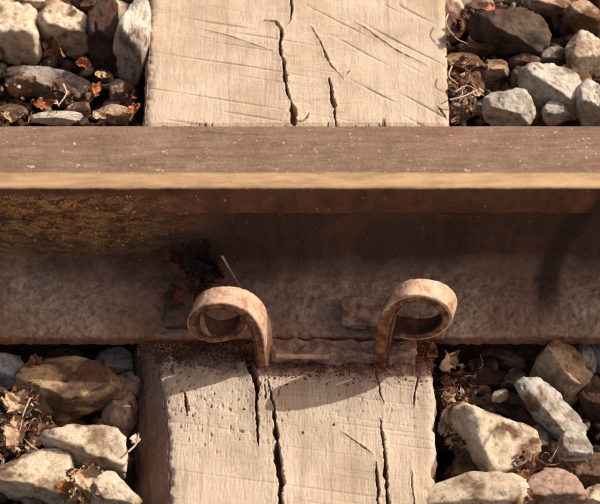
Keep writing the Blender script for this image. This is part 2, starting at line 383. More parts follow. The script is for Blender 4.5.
    Z -= .003 * np.exp(-(ed / .0022)) * (1 + .8 * fbm(P, 150, 2, 61).reshape(X.shape))
    # crumbled wood beside the rail foot (near side)
    nr = sstep(-.118, -.078, Y) * (Y < 0) * (1 - 0)
    Z += nr * (.0035 * fbm(P, 70, 4, 62).reshape(X.shape) + .001) * sstep(.0, .25, nr)
    # left flank: near half splits off as a long slope
    nl = 26; sidew = .0035 + near * (.030 + .004 * fbm(Q, 14, 3, 71)); sh = .012 + near * .050
    s_ = np.linspace(0, 1, nl)[:, None]
    LX, LZ = [], []
    for k_ in range(nl):
        f = k_ / (nl - 1.0)              # 0 bottom -> 1 top
        if f < .3: x = xl - sidew; z = -.15 + (f / .3) * (.15 - sh)
        else:
            g = (f - .3) / .7; x = xl - sidew * (1 - g) ** 1.0; z = -sh * (1 - g ** 1.15)
        LX.append(x); LZ.append(z + 0 * ys)
    LX = np.array(LX).T; LZ = np.array(LZ).T; LYs = np.repeat(ys[:, None], nl, 1)
    pl = np.stack([LX.ravel() * 3, LYs.ravel() * .35, LZ.ravel()], 1)
    dl = (.0016 * fbm(pl, 160, 4, 72) + .0025 * fbm(pl, 50, 2, 73) * np.repeat(near[:, None], nl, 1).ravel()).reshape(LX.shape) * np.sin(np.pi * np.linspace(0, 1, nl))[None, :]
    LX = LX + dl
    LZ[:, -1] = Z[:, 0] - .001
    nrr = 20
    RX, RZ = [], []
    for k_ in range(nrr):
        f = (k_ + 1) / nrr; RX.append(xr + .002 * np.sin(f * 3)); RZ.append(-.003 - f * .147 + 0 * ys)
    RX = np.array(RX).T; RZ = np.array(RZ).T; RY = np.repeat(ys[:, None], nrr, 1)
    pr = np.stack([RX.ravel(), RY.ravel() * .3, RZ.ravel()], 1); RX = RX + (.0022 * fbm(pr, 130, 4, 75)).reshape(RX.shape)
    XX = np.concatenate([LX, X, RX], 1); YY = np.concatenate([LYs, Y, RY], 1); ZZ = np.concatenate([LZ, Z, RZ], 1)
    V = np.stack([XX.ravel(), YY.ravel(), ZZ.ravel()], 1)
    F = gridfaces(len(ys), XX.shape[1])
    # end caps + bottom
    nc = XX.shape[1]; extra = []
    me = mesh_from('sleeper', V, F)
    # dirt attribute: brown crumbs by the foot, stained flank, crack insides
    D = np.zeros(XX.shape)
    Dt = (Cd * .8 + .3 * k2 + .35 * k * sstep(.1, .5, fib)).reshape(X.shape)
    jit2 = fbm(P, 150, 4, 81).reshape(X.shape)
    yfoot = -.094 - .010 * sstep(-.06, 0, X) + .006 * fbm(P, 40, 3, 82).reshape(X.shape)
    Dt = np.maximum(Dt, .85 * (sstep(-.006, .012, Y - yfoot + .008 * jit2)) * (Y < 0))
    Dt = np.maximum(Dt, (.55 * sstep(.62, .95, pit) * msk).reshape(X.shape))
    D[:, nl:nl + nt_] = Dt
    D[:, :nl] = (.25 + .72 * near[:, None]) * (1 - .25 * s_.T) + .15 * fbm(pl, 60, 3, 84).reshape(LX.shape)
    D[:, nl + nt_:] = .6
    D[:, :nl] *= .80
    at = me.attributes.new('dirt', 'FLOAT', 'POINT'); at.data.foreach_set('value', np.clip(D, 0, 1).astype(np.float32).ravel())
    return link('timber_sleeper', me, M['wood'], label='bleached cracked timber sleeper running under the rail', cat='railway sleeper')
sleeper()

# ------------------------------------------------------------------ rail
NEAR = [(0, .1593), (-.010, .1592), (-.0188, .1588), (-.0195, .1586), (-.0310, .1558), (-.0320, .1550), (-.0326, .1532), (-.0330, .133), (-.0327, .1265),
        (-.0310, .1240), (-.0250, .1200), (-.0150, .1130), (-.0105, .1080), (-.0088, .100), (-.0084, .080), (-.0085, .060), (-.0098, .046), (-.0140, .0370),
        (-.0210, .0315), (-.0330, .0268), (-.0500, .0195), (-.0640, .0138), (-.0680, .0122), (-.0700, .0108), (-.0707, .0085), (-.0703, .0012), (-.0690, -.0005), (0, -.0005)]
def resample(pts, step):
    out = [pts[0]]; idx = [0]
    for k, (a, b) in enumerate(zip(pts[:-1], pts[1:])):
        n_ = max(1, int(math.dist(a, b) / step))
        for q in range(1, n_ + 1): out.append((a[0] + (b[0] - a[0]) * q / n_, a[1] + (b[1] - a[1]) * q / n_))
        idx.append(len(out) - 1)
    return out, idx
def smooth_prof(p, it=2):
    p = np.array(p)
    for _ in range(it):
        q = p.copy(); q[1:-1] = .25 * p[:-2] + .5 * p[1:-1] + .25 * p[2:]; p = q
    return p
prof, idx = resample(NEAR, .0009); prof = smooth_prof(prof, 2)
arc = np.concatenate([[0], np.cumsum(np.hypot(*np.diff(prof, axis=0).T))])
A = lambda k: float(arc[idx[k]])
ARCS = dict(band0=A(2) + .0004, band1=A(5) + .0002, web0=A(9), foot0=A(18), toe=A(23))
far_pts, _ = resample([(-y + (.0032 if z > .12 and y < -.02 else 0), z) for y, z in NEAR[::-1]], .004)
def rail():
    pr = np.concatenate([prof, np.array(far_pts)[1:-1]]); n_ = len(pr)
    av = np.concatenate([arc, np.interp(np.array(far_pts)[1:-1][:, 1], [0, .1], [ARCS['foot0'] + .02, ARCS['web0'] + .01])])
    far_top = np.array(far_pts)[1:-1][:, 1] > .15; av[len(arc):][far_top] = 0.0
    xs = np.concatenate([np.linspace(-3, -.3, 30), np.arange(-.29, .29, .001), np.linspace(.3, 3, 30)])
    X = np.repeat(xs[:, None], n_, 1); Yp = np.repeat(pr[None, :, 0], len(xs), 0); Zp = np.repeat(pr[None, :, 1], len(xs), 0)
    tg = np.roll(pr, -1, 0) - np.roll(pr, 1, 0); tg /= np.linalg.norm(tg, axis=1)[:, None] + 1e-9
    nrm = np.stack([tg[:, 1], -tg[:, 0]], 1)          # outward for this winding is checked below
    if nrm[5][1] < 0: nrm = -nrm
    P = np.stack([X.ravel(), Yp.ravel(), Zp.ravel()], 1); av2 = np.repeat(av[None], len(xs), 0).ravel()
    foot = sstep(ARCS['foot0'] - .01, ARCS['foot0'] + .01, av2); top = 1 - sstep(ARCS['band0'] - .001, ARCS['band0'], av2)
    band = (1 - top) * (1 - sstep(ARCS['band1'] - .001, ARCS['band1'] + .001, av2)); rest = 1 - top - band
    a1 = fbm(P, 160, 4, 91); a2 = fbm(P, 55, 3, 92)
    d = foot * (.0006 * a1 + .0004 * fbm(P, 330, 2, 97) - .0011 * sstep(.45, .7, fbm(P, 150, 2, 93)) - .0007 * sstep(.42, .6, fbm(P, 260, 2, 98))) + rest * (.00035 * a1 + .0005 * a2) + top * .00022 * fbm(P * np.array([.4, 1, 1]), 260, 4, 94) + band * .0001 * a2
    crust = sstep(.15, .7, fbm(P * np.array([.7, 1, 1]), 60, 3, 95)) * sstep(-.05, -.14, P[:, 0]) * sstep(ARCS['band1'] + .004, ARCS['band1'] + .012, av2) * (1 - sstep(ARCS['web0'] + .02, ARCS['web0'] + .035, av2))
    d = d + crust * (.0022 + .0016 * fbm(P, 220, 3, 96))
    nn = np.repeat(nrm[None], len(xs), 0).reshape(-1, 2)
    P[:, 1] += nn[:, 0] * d; P[:, 2] += nn[:, 1] * d
    F = gridfaces(len(xs), n_, True)[:, ::-1]
    me = mesh_from('rail', P, F)
    uv = me.uv_layers.new(name='UVMap'); li = np.empty(len(me.loops), np.int32); me.loops.foreach_get('vertex_index', li)
    uv.data.foreach_set('uv', np.stack([P[li, 0], av2[li]], 1).astype(np.float32).ravel())
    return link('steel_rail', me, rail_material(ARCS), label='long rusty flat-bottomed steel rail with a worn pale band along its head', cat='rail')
rail()

# ------------------------------------------------------------------ spring spikes
def catmull(pts, n_=14):
    p = [np.array(q, float) for q in pts]; p = [2 * p[0] - p[1]] + p + [2 * p[-1] - p[-2]]; out = []
    for i in range(1, len(p) - 2):
        for k in range(n_):
            t_ = k / n_; out.append(.5 * ((2 * p[i]) + (-p[i-1] + p[i+1]) * t_ + (2*p[i-1] - 5*p[i] + 4*p[i+1] - p[i+2]) * t_**2 + (-p[i-1] + 3*p[i] - 3*p[i+1] + p[i+2]) * t_**3))
    out.append(p[-2]); return np.array(out)
def bar(path, wid, thk, seed, yaw=0.0, leg=1.0):
    """sweep a rounded flat bar; wid along +Y (axial), thk in the X-Z plane; path rows: x, y, z"""
    P = catmull(path, 16); n_ = len(P); T = np.gradient(P, axis=0); T[:, 1] = 0; T /= np.linalg.norm(T, axis=1)[:, None]
    R = np.stack([-T[:, 2], 0 * T[:, 0], T[:, 0]], 1)
    sec = []; cr = .0012; m = 9
    for (cx, cz, a0) in ((1, 1, 0), (-1, 1, 90), (-1, -1, 180), (1, -1, 270)):
        for q in range(4):
            a = math.radians(a0 + q * 30); sec.append((cx * (wid / 2 - cr) + cr * math.cos(a), cz * (thk / 2 - cr) + cr * math.sin(a)))
    sec2 = []
    for a, b in zip(sec, sec[1:] + sec[:1]):
        k = max(1, int(math.dist(a, b) / .0012))
        for q in range(k): sec2.append((a[0] + (b[0] - a[0]) * q / k, a[1] + (b[1] - a[1]) * q / k))
    sec = np.array(sec2); k = len(sec)
    lt = (1 + (leg - 1) * (1 - sstep(.28, .62, np.linspace(0, 1, n_))))[:, None, None]
    V = P[:, None, :] + sec[None, :, 0, None] * np.array([math.sin(yaw), math.cos(yaw), 0]) + sec[None, :, 1, None] * lt * R[:, None, :]
    V = V.reshape(-1, 3); Nn = np.repeat(sec[None] / np.linalg.norm(sec, axis=1)[None, :, None], n_, 0).reshape(-1, 2)
    dn = .0003 * fbm(V, 90, 3, seed) + .0003 * fbm(V, 330, 3, seed + 2) - .0006 * sstep(.35, .7, fbm(V, 190, 2, seed + 4))
    V = V + dn[:, None] * (Nn[:, :1] * np.array([0, 1, 0]) + Nn[:, 1:] * np.repeat(R, k, 0))
    F = gridfaces(n_, k, True)
    c0, c1 = len(V), len(V) + 1; V = np.vstack([V, P[0], P[-1]])
    tri = []
    for q in range(k): tri += [(c0, (q + 1) % k, q, q), (c1, (n_-1)*k + q, (n_-1)*k + (q+1) % k, (n_-1)*k + (q+1) % k)]
    return V, F, tri, k, sec, n_
def spike(name, path, wid, thk, seed, label, side, yaw, leg):
    V, F, tri, k, sec, n_ = bar(path, wid, thk, seed, yaw, leg)
    me = bpy.data.meshes.new(name)
    faces = [tuple(f) for f in F] + [tuple(f[:3]) for f in tri]
    me.from_pydata([tuple(v) for v in V], [], faces)
    # outer surface: dusty finish, painted pale where sun falls; inside painted as shaded
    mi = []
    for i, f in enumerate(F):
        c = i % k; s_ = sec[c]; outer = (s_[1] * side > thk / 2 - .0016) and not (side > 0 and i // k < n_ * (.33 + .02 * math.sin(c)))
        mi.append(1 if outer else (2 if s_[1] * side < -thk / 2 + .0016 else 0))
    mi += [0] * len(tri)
    me.polygons.foreach_set('material_index', mi); me.polygons.foreach_set('use_smooth', [True] * len(faces)); me.update()
    import bmesh
    b = bmesh.new(); b.from_mesh(me); bmesh.ops.recalc_face_normals(b, faces=b.faces); b.to_mesh(me); b.free()
    root = bpy.data.objects.new(name, None); COL.objects.link(root); root.empty_display_size = .02
    root.location = Vector((path[0][0], path[0][1], 0)); root['label'] = label; root['category'] = 'spring spike'; root['group'] = 'spring spikes holding down the rail foot'
    for v in me.vertices: v.co -= root.location
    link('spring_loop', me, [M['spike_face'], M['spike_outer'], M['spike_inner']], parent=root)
    return root
# front plane helper: photo pixel -> (x, z) on a vertical plane at depth y
def onY(px, py, y):
    d = FW + Vector((1, 0, 0)) * ((px - 300) / FPX) + UP * ((252 - py) / FPX)
    p = EYE + d * ((y - EYE.y) / d.y); return (p.x, y, p.z)
def loop_path(pix, yf, w_):
    # pix: centre line of the bar's front face; (px, py, extra depth)
    out = []
    for px, py, dy in pix:
        p = onY(px, py, yf + dy); out.append((p[0], yf + dy + w_ / 2, p[2]))
    return out
w1 = .0185
p1 = loop_path([(268, 420, 0), (267, 385, 0), (264, 360, 0), (261, 338, 0), (254, 322, 0), (243, 312, 0), (228, 307.5, 0), (212, 308, 0), (200, 314, 0), (195.5, 324, .001), (200, 334, .003), (214, 340, .006), (230, 338, .010), (242, 331, .014), (247, 322, .018)], -.094, w1)
sp1 = spike('spring_spike', p1, w1, .0088, 5, 'rusty looped spring spike whose leg stands right of its curl, at the left split', -1, math.radians(17), 1.1)
w2 = .0180
p2 = loop_path([(383, 420, 0), (383, 385, 0), (384, 360, 0), (386, 340, 0), (389, 322, 0), (397, 308, 0), (410, 300.5, 0), (426, 300, 0), (441, 305, 0), (449.5, 315, .001), (448, 326, .003), (436, 335, .006), (420, 338, .010), (404, 336, .014), (392, 334, .018)], -.094, w2)
sp2 = spike('spring_spike', p2, w2, .0088, 15, 'rusty looped spring spike whose curl opens right of its leg, near the sleeper\'s right edge', 1, math.radians(17), 1.35)

def lump_box(name, sx, sy, sz, seed, amp=.0008, taper=0.0, n_=26):
    """worn rectangular block (subdivided, rounded, displaced)"""
    import bmesh
    b = bmesh.new(); bmesh.ops.create_cube(b, size=1.0)
    bmesh.ops.subdivide_edges(b, edges=b.edges, cuts=n_, use_grid_fill=True)
    V = np.array([v.co[:] for v in b.verts]) * 2
    F = [[v.index for v in f.verts] for f in b.faces]; b.free()
    r = .10; q = np.clip(V, -1, 1); ext = np.array([sx, sy, sz])
    rad = min(ext) * .28; core = np.clip(V * ext, -(ext - rad), ext - rad); d = V * ext - core
    L_ = np.linalg.norm(d, axis=1)[:, None]; P = core + np.where(L_ > 1e-9, d / np.maximum(L_, 1e-9) * np.minimum(L_, rad), 0)
    P[:, 0] *= 1 + taper * P[:, 1] / sy
    nv = P / ext; nv /= np.linalg.norm(nv, axis=1)[:, None]
    P = P + nv * (amp * (fbm(P, 90, 4, seed))[:, None])
    return mesh_from(name, P, np.array(F))
# the spring's flat tail resting on the rail foot
o = link('tail', lump_box('tail', .0185, .0125, .0052, 44), M['plate'], parent=sp2)
o.location = Vector((.0535, -.0545, .0242)) - sp2.location; o.rotation_euler = (.36, 0, math.radians(-3))
o = link('tail', lump_box('tail', .0125, .0150, .0050, 45), M['plate_dark'], parent=sp1)
o.location = Vector((-.1010, -.0520, .0245)) - sp1.location; o.rotation_euler = (.36, 0, math.radians(2))
# baseplate edge
bp = link('baseplate', lump_box('baseplate', .060, .0085, .0086, 61, .0022, n_=60), M['plate'], label='rusty steel baseplate edge lying in front of the rail foot between the two spring spikes', cat='baseplate')
bp.location = (.036, -.0815, .0035); bp.rotation_euler = (-.06, 0, math.radians(-.8))
lit_edge = link('lit_edge', lump_box('lit_edge', .022, .0016, .0013, 67, .0005, n_=30), M['spike_outer'], parent=bp); lit_edge.location = (-.034, -.0098, .0075)  # added pale strip: the edge's sunlit look is put into its colour
tab = link('plate_tab', lump_box('plate_tab', .0128, .0016, .0013, 63, .0003, n_=14), M['spike_outer'], label='thin pale baseplate pin lying flat beside the leg of the right-hand spring spike', cat='metal pin')  # second, smaller edge piece of the baseplate
tab.location = W(402, 353, .010); tab.rotation_euler = (0, 0, math.radians(2))

# ------------------------------------------------------------------ rocks
import bmesh as _bm
def ico(n_):
    b = _bm.new(); _bm.ops.create_icosphere(b, subdivisions=n_, radius=1.0)
    V = np.array([v.co[:] for v in b.verts]); F = np.array([[v.index for v in f.verts] for f in b.faces]); b.free()
    return V, F
ICO = {k: ico(k) for k in (1, 2, 3, 4, 5, 6)}
def rock_verts(sub, seed, cuts=9, rough=.05, sharp=34.0, planes=()):
    D, F = ICO[sub]; r = np.random.default_rng(seed)
    N = r.normal(size=(cuts, 3)); N /= np.linalg.norm(N, axis=1)[:, None]
    off = r.uniform(.60, .88, cuts)
    if len(planes):
        pn_ = np.array([p[:3] for p in planes], float) + r.normal(0, .10, (len(planes), 3)); pn_ /= np.linalg.norm(pn_, axis=1)[:, None]
        N = np.vstack([N, pn_]); off = np.concatenate([off, [p[3] for p in planes]])
    Dw = D + .10 * np.stack([fbm(D, 1.6, 2, seed % 71), fbm(D, 1.6, 2, seed % 71 + 9), fbm(D, 1.6, 2, seed % 71 + 18)], 1)
    Dw /= np.linalg.norm(Dw, axis=1)[:, None]
    dt = Dw @ N.T; rad = np.where(dt > .05, off[None] / np.maximum(dt, .05), 9.0)
    rad = np.concatenate([rad, np.full((len(D), 1), 1.0)], 1)
    R = -np.log(np.exp(-sharp * rad).sum(1)) / sharp          # soft minimum: slightly rounded arrises
    V = D * R[:, None]
    nd = rough * .5 * fbm(D, 1.9, 2, seed % 97) + rough * .5 * fbm(V, 5.5, 5, seed % 89 + 1, .55) - rough * 1.3 * sstep(.25, .7, fbm(V, 3.0, 3, seed % 83 + 2)) - rough * .35 * np.abs(fbm(V, 11, 3, seed % 61))
    V = V * (1 + nd)[:, None]
    return V, F
GR = 'crushed stones of the track ballast'
BLOCK = ((.1, .64, .77, .60), (-.1, -.80, .60, .44))           # a flat top and an upright front face
def rock(px, py, wpx, hpx, z, tilt, mat, seed, label, planes=BLOCK, depth=1.0, name='ballast_stone', cuts=8, rough=.06, sub=5, group=GR, cat='stone'):
    V, F = rock_verts(sub, seed, cuts, rough, 60.0, planes)
    V = (V - (V.max(0) + V.min(0)) / 2) / ((V.max(0) - V.min(0)) / 2)
    a, b = wpx * 1.2 / 2 / 1175, hpx * 1.2 / 2 / 1175; c = depth * b if b <= a else depth * (a + b) / 2
    V = V * np.array([a, b, abs(c)])
    ct, st = math.cos(math.radians(tilt)), math.sin(math.radians(tilt))
    x = V[:, 0] * ct - V[:, 1] * st; y = V[:, 0] * st + V[:, 1] * ct
    Wd = x[:, None] * np.array([1, 0, 0]) + y[:, None] * np.array(UP) + V[:, 2:] * np.array(-FW)
    me = mesh_from(name, Wd, F)
    return link(name, me, M[mat], label=label, cat=cat, group=group, loc=W(px, py, z))
ROCKS = [
 # px, py, w, h, z, tilt, material, seed, label
 # ---- top left
 (10,32,66,66,-.012,-8,'cream',101,'large cream stone cut by the left edge, above the dark hollow beyond the rail'),
 (66,30,58,58,-.016,5,'cream',102,'grey-beige stone with a ragged lower edge, second from the left beyond the rail'),
 (17,1,56,20,.004,0,'cream',103,'pale stone lying along the top left corner'),
 (105,40,34,92,-.022,4,'dark',104,'tall dark brown stone wedged between the grey-beige stone and the white upright slab'),
 (133,40,33,92,-.004,-9,'pale',105,'white upright slab leaning against the left side of the far sleeper top'),
 (48,86,86,36,-.034,-10,'grey',106,'low dark grey stone in the shaded hollow beyond the rail'),
 (20,82,26,30,-.026,10,'tan',107,'small beige stone by the left edge under the large cream stone'),
 (56,118,50,13,-.010,2,'pale',108,'flat white chip lying right behind the rail head'),
 (122,92,26,28,-.034,20,'rose',109,'pinkish stone below the foot of the white upright slab'),
 (115,114,36,18,-.014,-5,'tan',110,'small tan stone behind the rail left of the sleeper'),
 (12,112,30,16,-.026,0,'umber',111,'brown stone at the left edge just behind the rail'),
 (78,110,24,16,-.024,15,'rose',112,'small rosy stone behind the rail among curled leaves'),
 (100,6,40,18,-.03,0,'umber',113,'brown stone at the top edge above the tall dark stone'),
 # ---- top right
 (509,33,80,52,-.010,-14,'dark',201,'big dark red-brown stone with a lit rim beyond the rail'),
 (549,5,42,22,-.012,-6,'tan',202,'tan stone at the top edge above the big dark stone'),
 (586,18,46,32,-.016,-16,'tan',203,'tan stone in the top right corner'),
 (586,55,40,48,-.006,22,'cream',204,'smooth cream wedge-shaped stone by the right edge'),
 (576,74,32,22,-.020,-25,'gold',205,'rusty brown stone under the smooth cream wedge'),
 (554,57,28,20,-.022,5,'grey',206,'dull grey stone between the big dark stone and the cream wedge'),
 (553,90,72,50,-.012,-32,'pale',207,'large lumpy grey stone right of the round pale stone'),
 (509,108,50,40,-.004,-8,'pale',208,'round pale grey stone sitting right behind the rail'),
 (464,64,44,22,-.018,-6,'tan',209,'tan stone beside the right side of the far sleeper top'),
 (494,70,28,22,-.020,10,'tan',210,'small tan stone under the big dark stone'),
 (470,84,30,26,-.026,0,'umber',211,'brown stone among white twigs beside the far sleeper top'),
 (527,80,32,28,-.016,8,'umber',212,'mauve brown stone between the round pale stone and the lumpy grey stone'),
 (591,104,34,46,-.012,-6,'pale',213,'light grey stone at the right edge just behind the rail'),
 (556,112,28,24,-.016,14,'pale',214,'pale chip behind the rail between two grey stones'),
 (461,107,26,34,-.026,-8,'grey',215,'grey stone behind the rail touching the right corner of the sleeper'),
 (486,10,44,16,-.026,0,'umber',216,'brown stone at the top edge left of the tan one'),
 (598,84,20,22,-.03,0,'umber',217,'brown stone at the right edge under the cream wedge'),
 (478,50,38,16,-.020,4,'umber',218,'umber stone under the red leaf beside the far sleeper top'),
 (524,62,30,18,-.020,-8,'umber',219,'small umber stone below the right end of the big dark stone'),
 (538,118,22,20,-.024,8,'dark',220,'dark little stone behind the rail between the round pale one and its pale neighbours'),
 # ---- bottom left
 (70,394,98,64,-.030,-6,'gold',301,'large brown stone with a golden patch in front of the rail', ((.2,.64,.77,.62),(.55,-.55,.65,.55),(-.5,-.5,.7,.5))),
 (5,374,32,36,-.024,-20,'bluegrey',302,'blue-grey stone at the left edge just below the rail'),
 (114,366,34,32,-.036,10,'grey',303,'mauve grey stone in the shade behind the golden-patched stone'),
 (128,387,24,26,-.034,18,'rose',304,'small pinkish stone between the golden-patched stone and the sleeper flank'),
 (120,416,30,46,-.036,-18,'rose',305,'smooth rosy stone lying against the left flank of the sleeper'),
 (85,450,74,48,-.022,-14,'cream',306,'cream-topped stone with a brown face left of the sleeper', ((.1,.70,.70,.62),(-.2,-.80,.60,.26))),
 (40,432,34,32,-.036,25,'umber',307,'brown stone behind the cream-topped one and below the dry leaves'),
 (33,479,76,52,-.020,-6,'cream',308,'broad cream stone in the lower left corner', ((.1,.62,.78,.50),(-.15,-.85,.50,.34))),
 (114,494,46,36,-.016,-4,'cream',309,'cream stone on the bottom edge left of the sleeper'),
 (66,356,34,14,-.050,0,'umber',310,'brown stone in the dark gap under the rail foot'),
 (118,462,26,26,-.042,0,'umber',311,'brown stone deep against the lower left flank of the sleeper'),
 (80,500,26,18,-.036,0,'umber',312,'brown stone on the bottom edge under the crumpled leaf'),
 (12,402,30,26,-.040,0,'umber',313,'brown stone at the left edge under the shredded dry leaves'),
 # ---- bottom right
 (490,448,84,66,-.018,-10,'cream',401,'large rounded beige stone right of the sleeper', ((.45,.45,.77,.70),(-.80,-.40,.45,.40),(.5,-.5,.7,.90))),
 (474,497,92,40,-.010,10,'cream',402,'broad cream stone on the bottom edge beside the sleeper'),
 (552,492,52,40,-.014,12,'rose',403,'cream stone with a pink side on the bottom edge'),
 (549,411,72,34,-.014,-44,'pale',404,'pale wedge-shaped stone leaning down to the right', ((.1,.8,.6,.42),(-.1,-.75,.65,.40))),
 (574,447,28,28,-.010,4,'pale',405,'small angular white stone near the right edge'),
 (568,464,30,24,-.026,-30,'rose',406,'pinkish stone under the small angular white stone'),
 (560,375,54,62,-.020,14,'tan',407,'angular split stone with a grey upright point below the rail at right', ((.6,.3,.7,.5),(-.5,-.2,.8,.45),(0,-.9,.5,.5))),
 (583,362,22,34,-.022,-12,'grey',408,'grey stone at the right just under the rail foot'),
 (503,358,42,16,-.034,-14,'tan',409,'flat tan stone in the shade just under the rail foot'),
 (482,381,58,24,-.034,-2,'umber',410,'lumpy brown stone in the shade right of the crumpled ring of leaf'),
 (593,402,28,44,-.030,0,'dark',411,'dark stone at the right edge between the pale wedge and the border'),
 (590,472,32,36,-.030,10,'umber',412,'brown stone at the right edge under the small white stone'),
 (596,499,24,24,-.016,0,'cream',413,'cream stone in the lower right corner'),
 (500,408,56,30,-.036,-12,'dark',414,'dark stone behind the large rounded beige stone'),
 (450,432,30,50,-.040,0,'dark',415,'dark stone wedged against the right side of the sleeper'),
 (527,430,26,36,-.040,0,'umber',416,'brown stone in the gap left of the pale wedge'),
 (440,402,18,28,-.036,0,'umber',417,'small brown stone touching the right edge of the sleeper in the shade'),
 (597,358,20,30,-.030,0,'bluegrey',418,'blue-grey stone at the right edge just under the rail'),
 (466,470,34,40,-.032,10,'umber',420,'umber stone tucked under the left side of the large rounded beige stone'),
 (516,382,26,24,-.030,-10,'grey',421,'grey stone in the shade left of the angular split stone'),
 (536,440,26,26,-.030,0,'grey',422,'grey stone in the gap between the large rounded beige stone and the pale wedge'),
 (500,396,15,11,-.016,20,'cream',419,'tiny white crumb of stone above the large rounded beige stone'),
]
for r_ in ROCKS: rock(*r_)

# ------------------------------------------------------------------ leaves and twigs
def leaf(px, py, z, L_, W_, yaw, pitch, roll, curl, mat, seed, label, crumple=.36, name='dead_leaf', group='dead leaves lying among the stones', cat='leaf', torn=.26):
    nu, nv = 46, 26; u = np.linspace(0, 1, nu); v = np.linspace(-1, 1, nv)
    U, Vv = np.meshgrid(u, v, indexing='ij')
    half = np.sin(np.pi * U ** .8) ** .75 * W_ / 2 * (1 + torn * perlin(np.stack([U.ravel() * 9, Vv.ravel() * 0, U.ravel() * 0], 1), seed).reshape(U.shape))
    x = (U - .5) * L_; y = Vv * np.maximum(half, W_ * .015)
    P0 = np.stack([x.ravel(), y.ravel(), 0 * x.ravel()], 1)
    h = (np.abs(Vv) ** 1.5 * W_ * .22 * (1 if curl >= 0 else -1)).ravel()
    h = h + crumple * W_ * fbm(P0 / L_, 2.6, 3, seed)
    P = np.stack([P0[:, 0], P0[:, 1], h], 1)
    # curl along the length
    if abs(curl) > .01:
        R = L_ / curl; a = P[:, 0] / R; rr = R - P[:, 2]
        P = np.stack([np.sin(a) * rr, P[:, 1], R - np.cos(a) * rr], 1)
    P = P + (crumple * .5 * W_ * np.stack([fbm(P0 / L_, 4, 2, seed + 5), fbm(P0 / L_, 4, 2, seed + 9), 0 * P0[:, 0]], 1))
    n1 = len(P); th = .00035
    V = np.vstack([P, P - np.array([0, 0, th])]); F = gridfaces(nu, nv)
    bd = list(range(nv)) + [i * nv + nv - 1 for i in range(1, nu)] + [(nu - 1) * nv + j for j in range(nv - 2, -1, -1)] + [i * nv for i in range(nu - 2, 0, -1)]
    rim = [(a, b, b + n1, a + n1) for a, b in zip(bd, bd[1:] + bd[:1])]
    F = np.vstack([F, (F + n1)[:, ::-1], np.array(rim)])
    me = mesh_from(name, V, F)
    o = link(name, me, LM[mat], label=label, cat=cat, group=group, loc=W(px, py, z))
    o.scale = (.86, .86, .86); o.rotation_euler = (math.radians(roll), math.radians(pitch), math.radians(yaw)); return o
def twig(pts, rad, mat, label, name='twig', seed=1):
    P = catmull([np.array(W(a, b, z)) for a, b, z in pts], 8); n_ = len(P); k = 7
    T = np.gradient(P, axis=0); T /= np.linalg.norm(T, axis=1)[:, None]
    A1 = np.cross(T, [0, 0, 1.0]); A1 /= np.linalg.norm(A1, axis=1)[:, None] + 1e-9; B1 = np.cross(T, A1)
    rr = rad * (1 - .6 * np.linspace(0, 1, n_)) * (1 + .3 * fbm(P, 200, 2, seed))
    an = np.linspace(0, 2 * np.pi, k, endpoint=False)
    V = (P[:, None] + rr[:, None, None] * (np.cos(an)[None, :, None] * A1[:, None] + np.sin(an)[None, :, None] * B1[:, None])).reshape(-1, 3)
    c = V.mean(0)
    return link(name, mesh_from(name, V - c, gridfaces(n_, k, True)), LM[mat], label=label, cat='twig', group='dry twigs caught between the stones', loc=tuple(c))
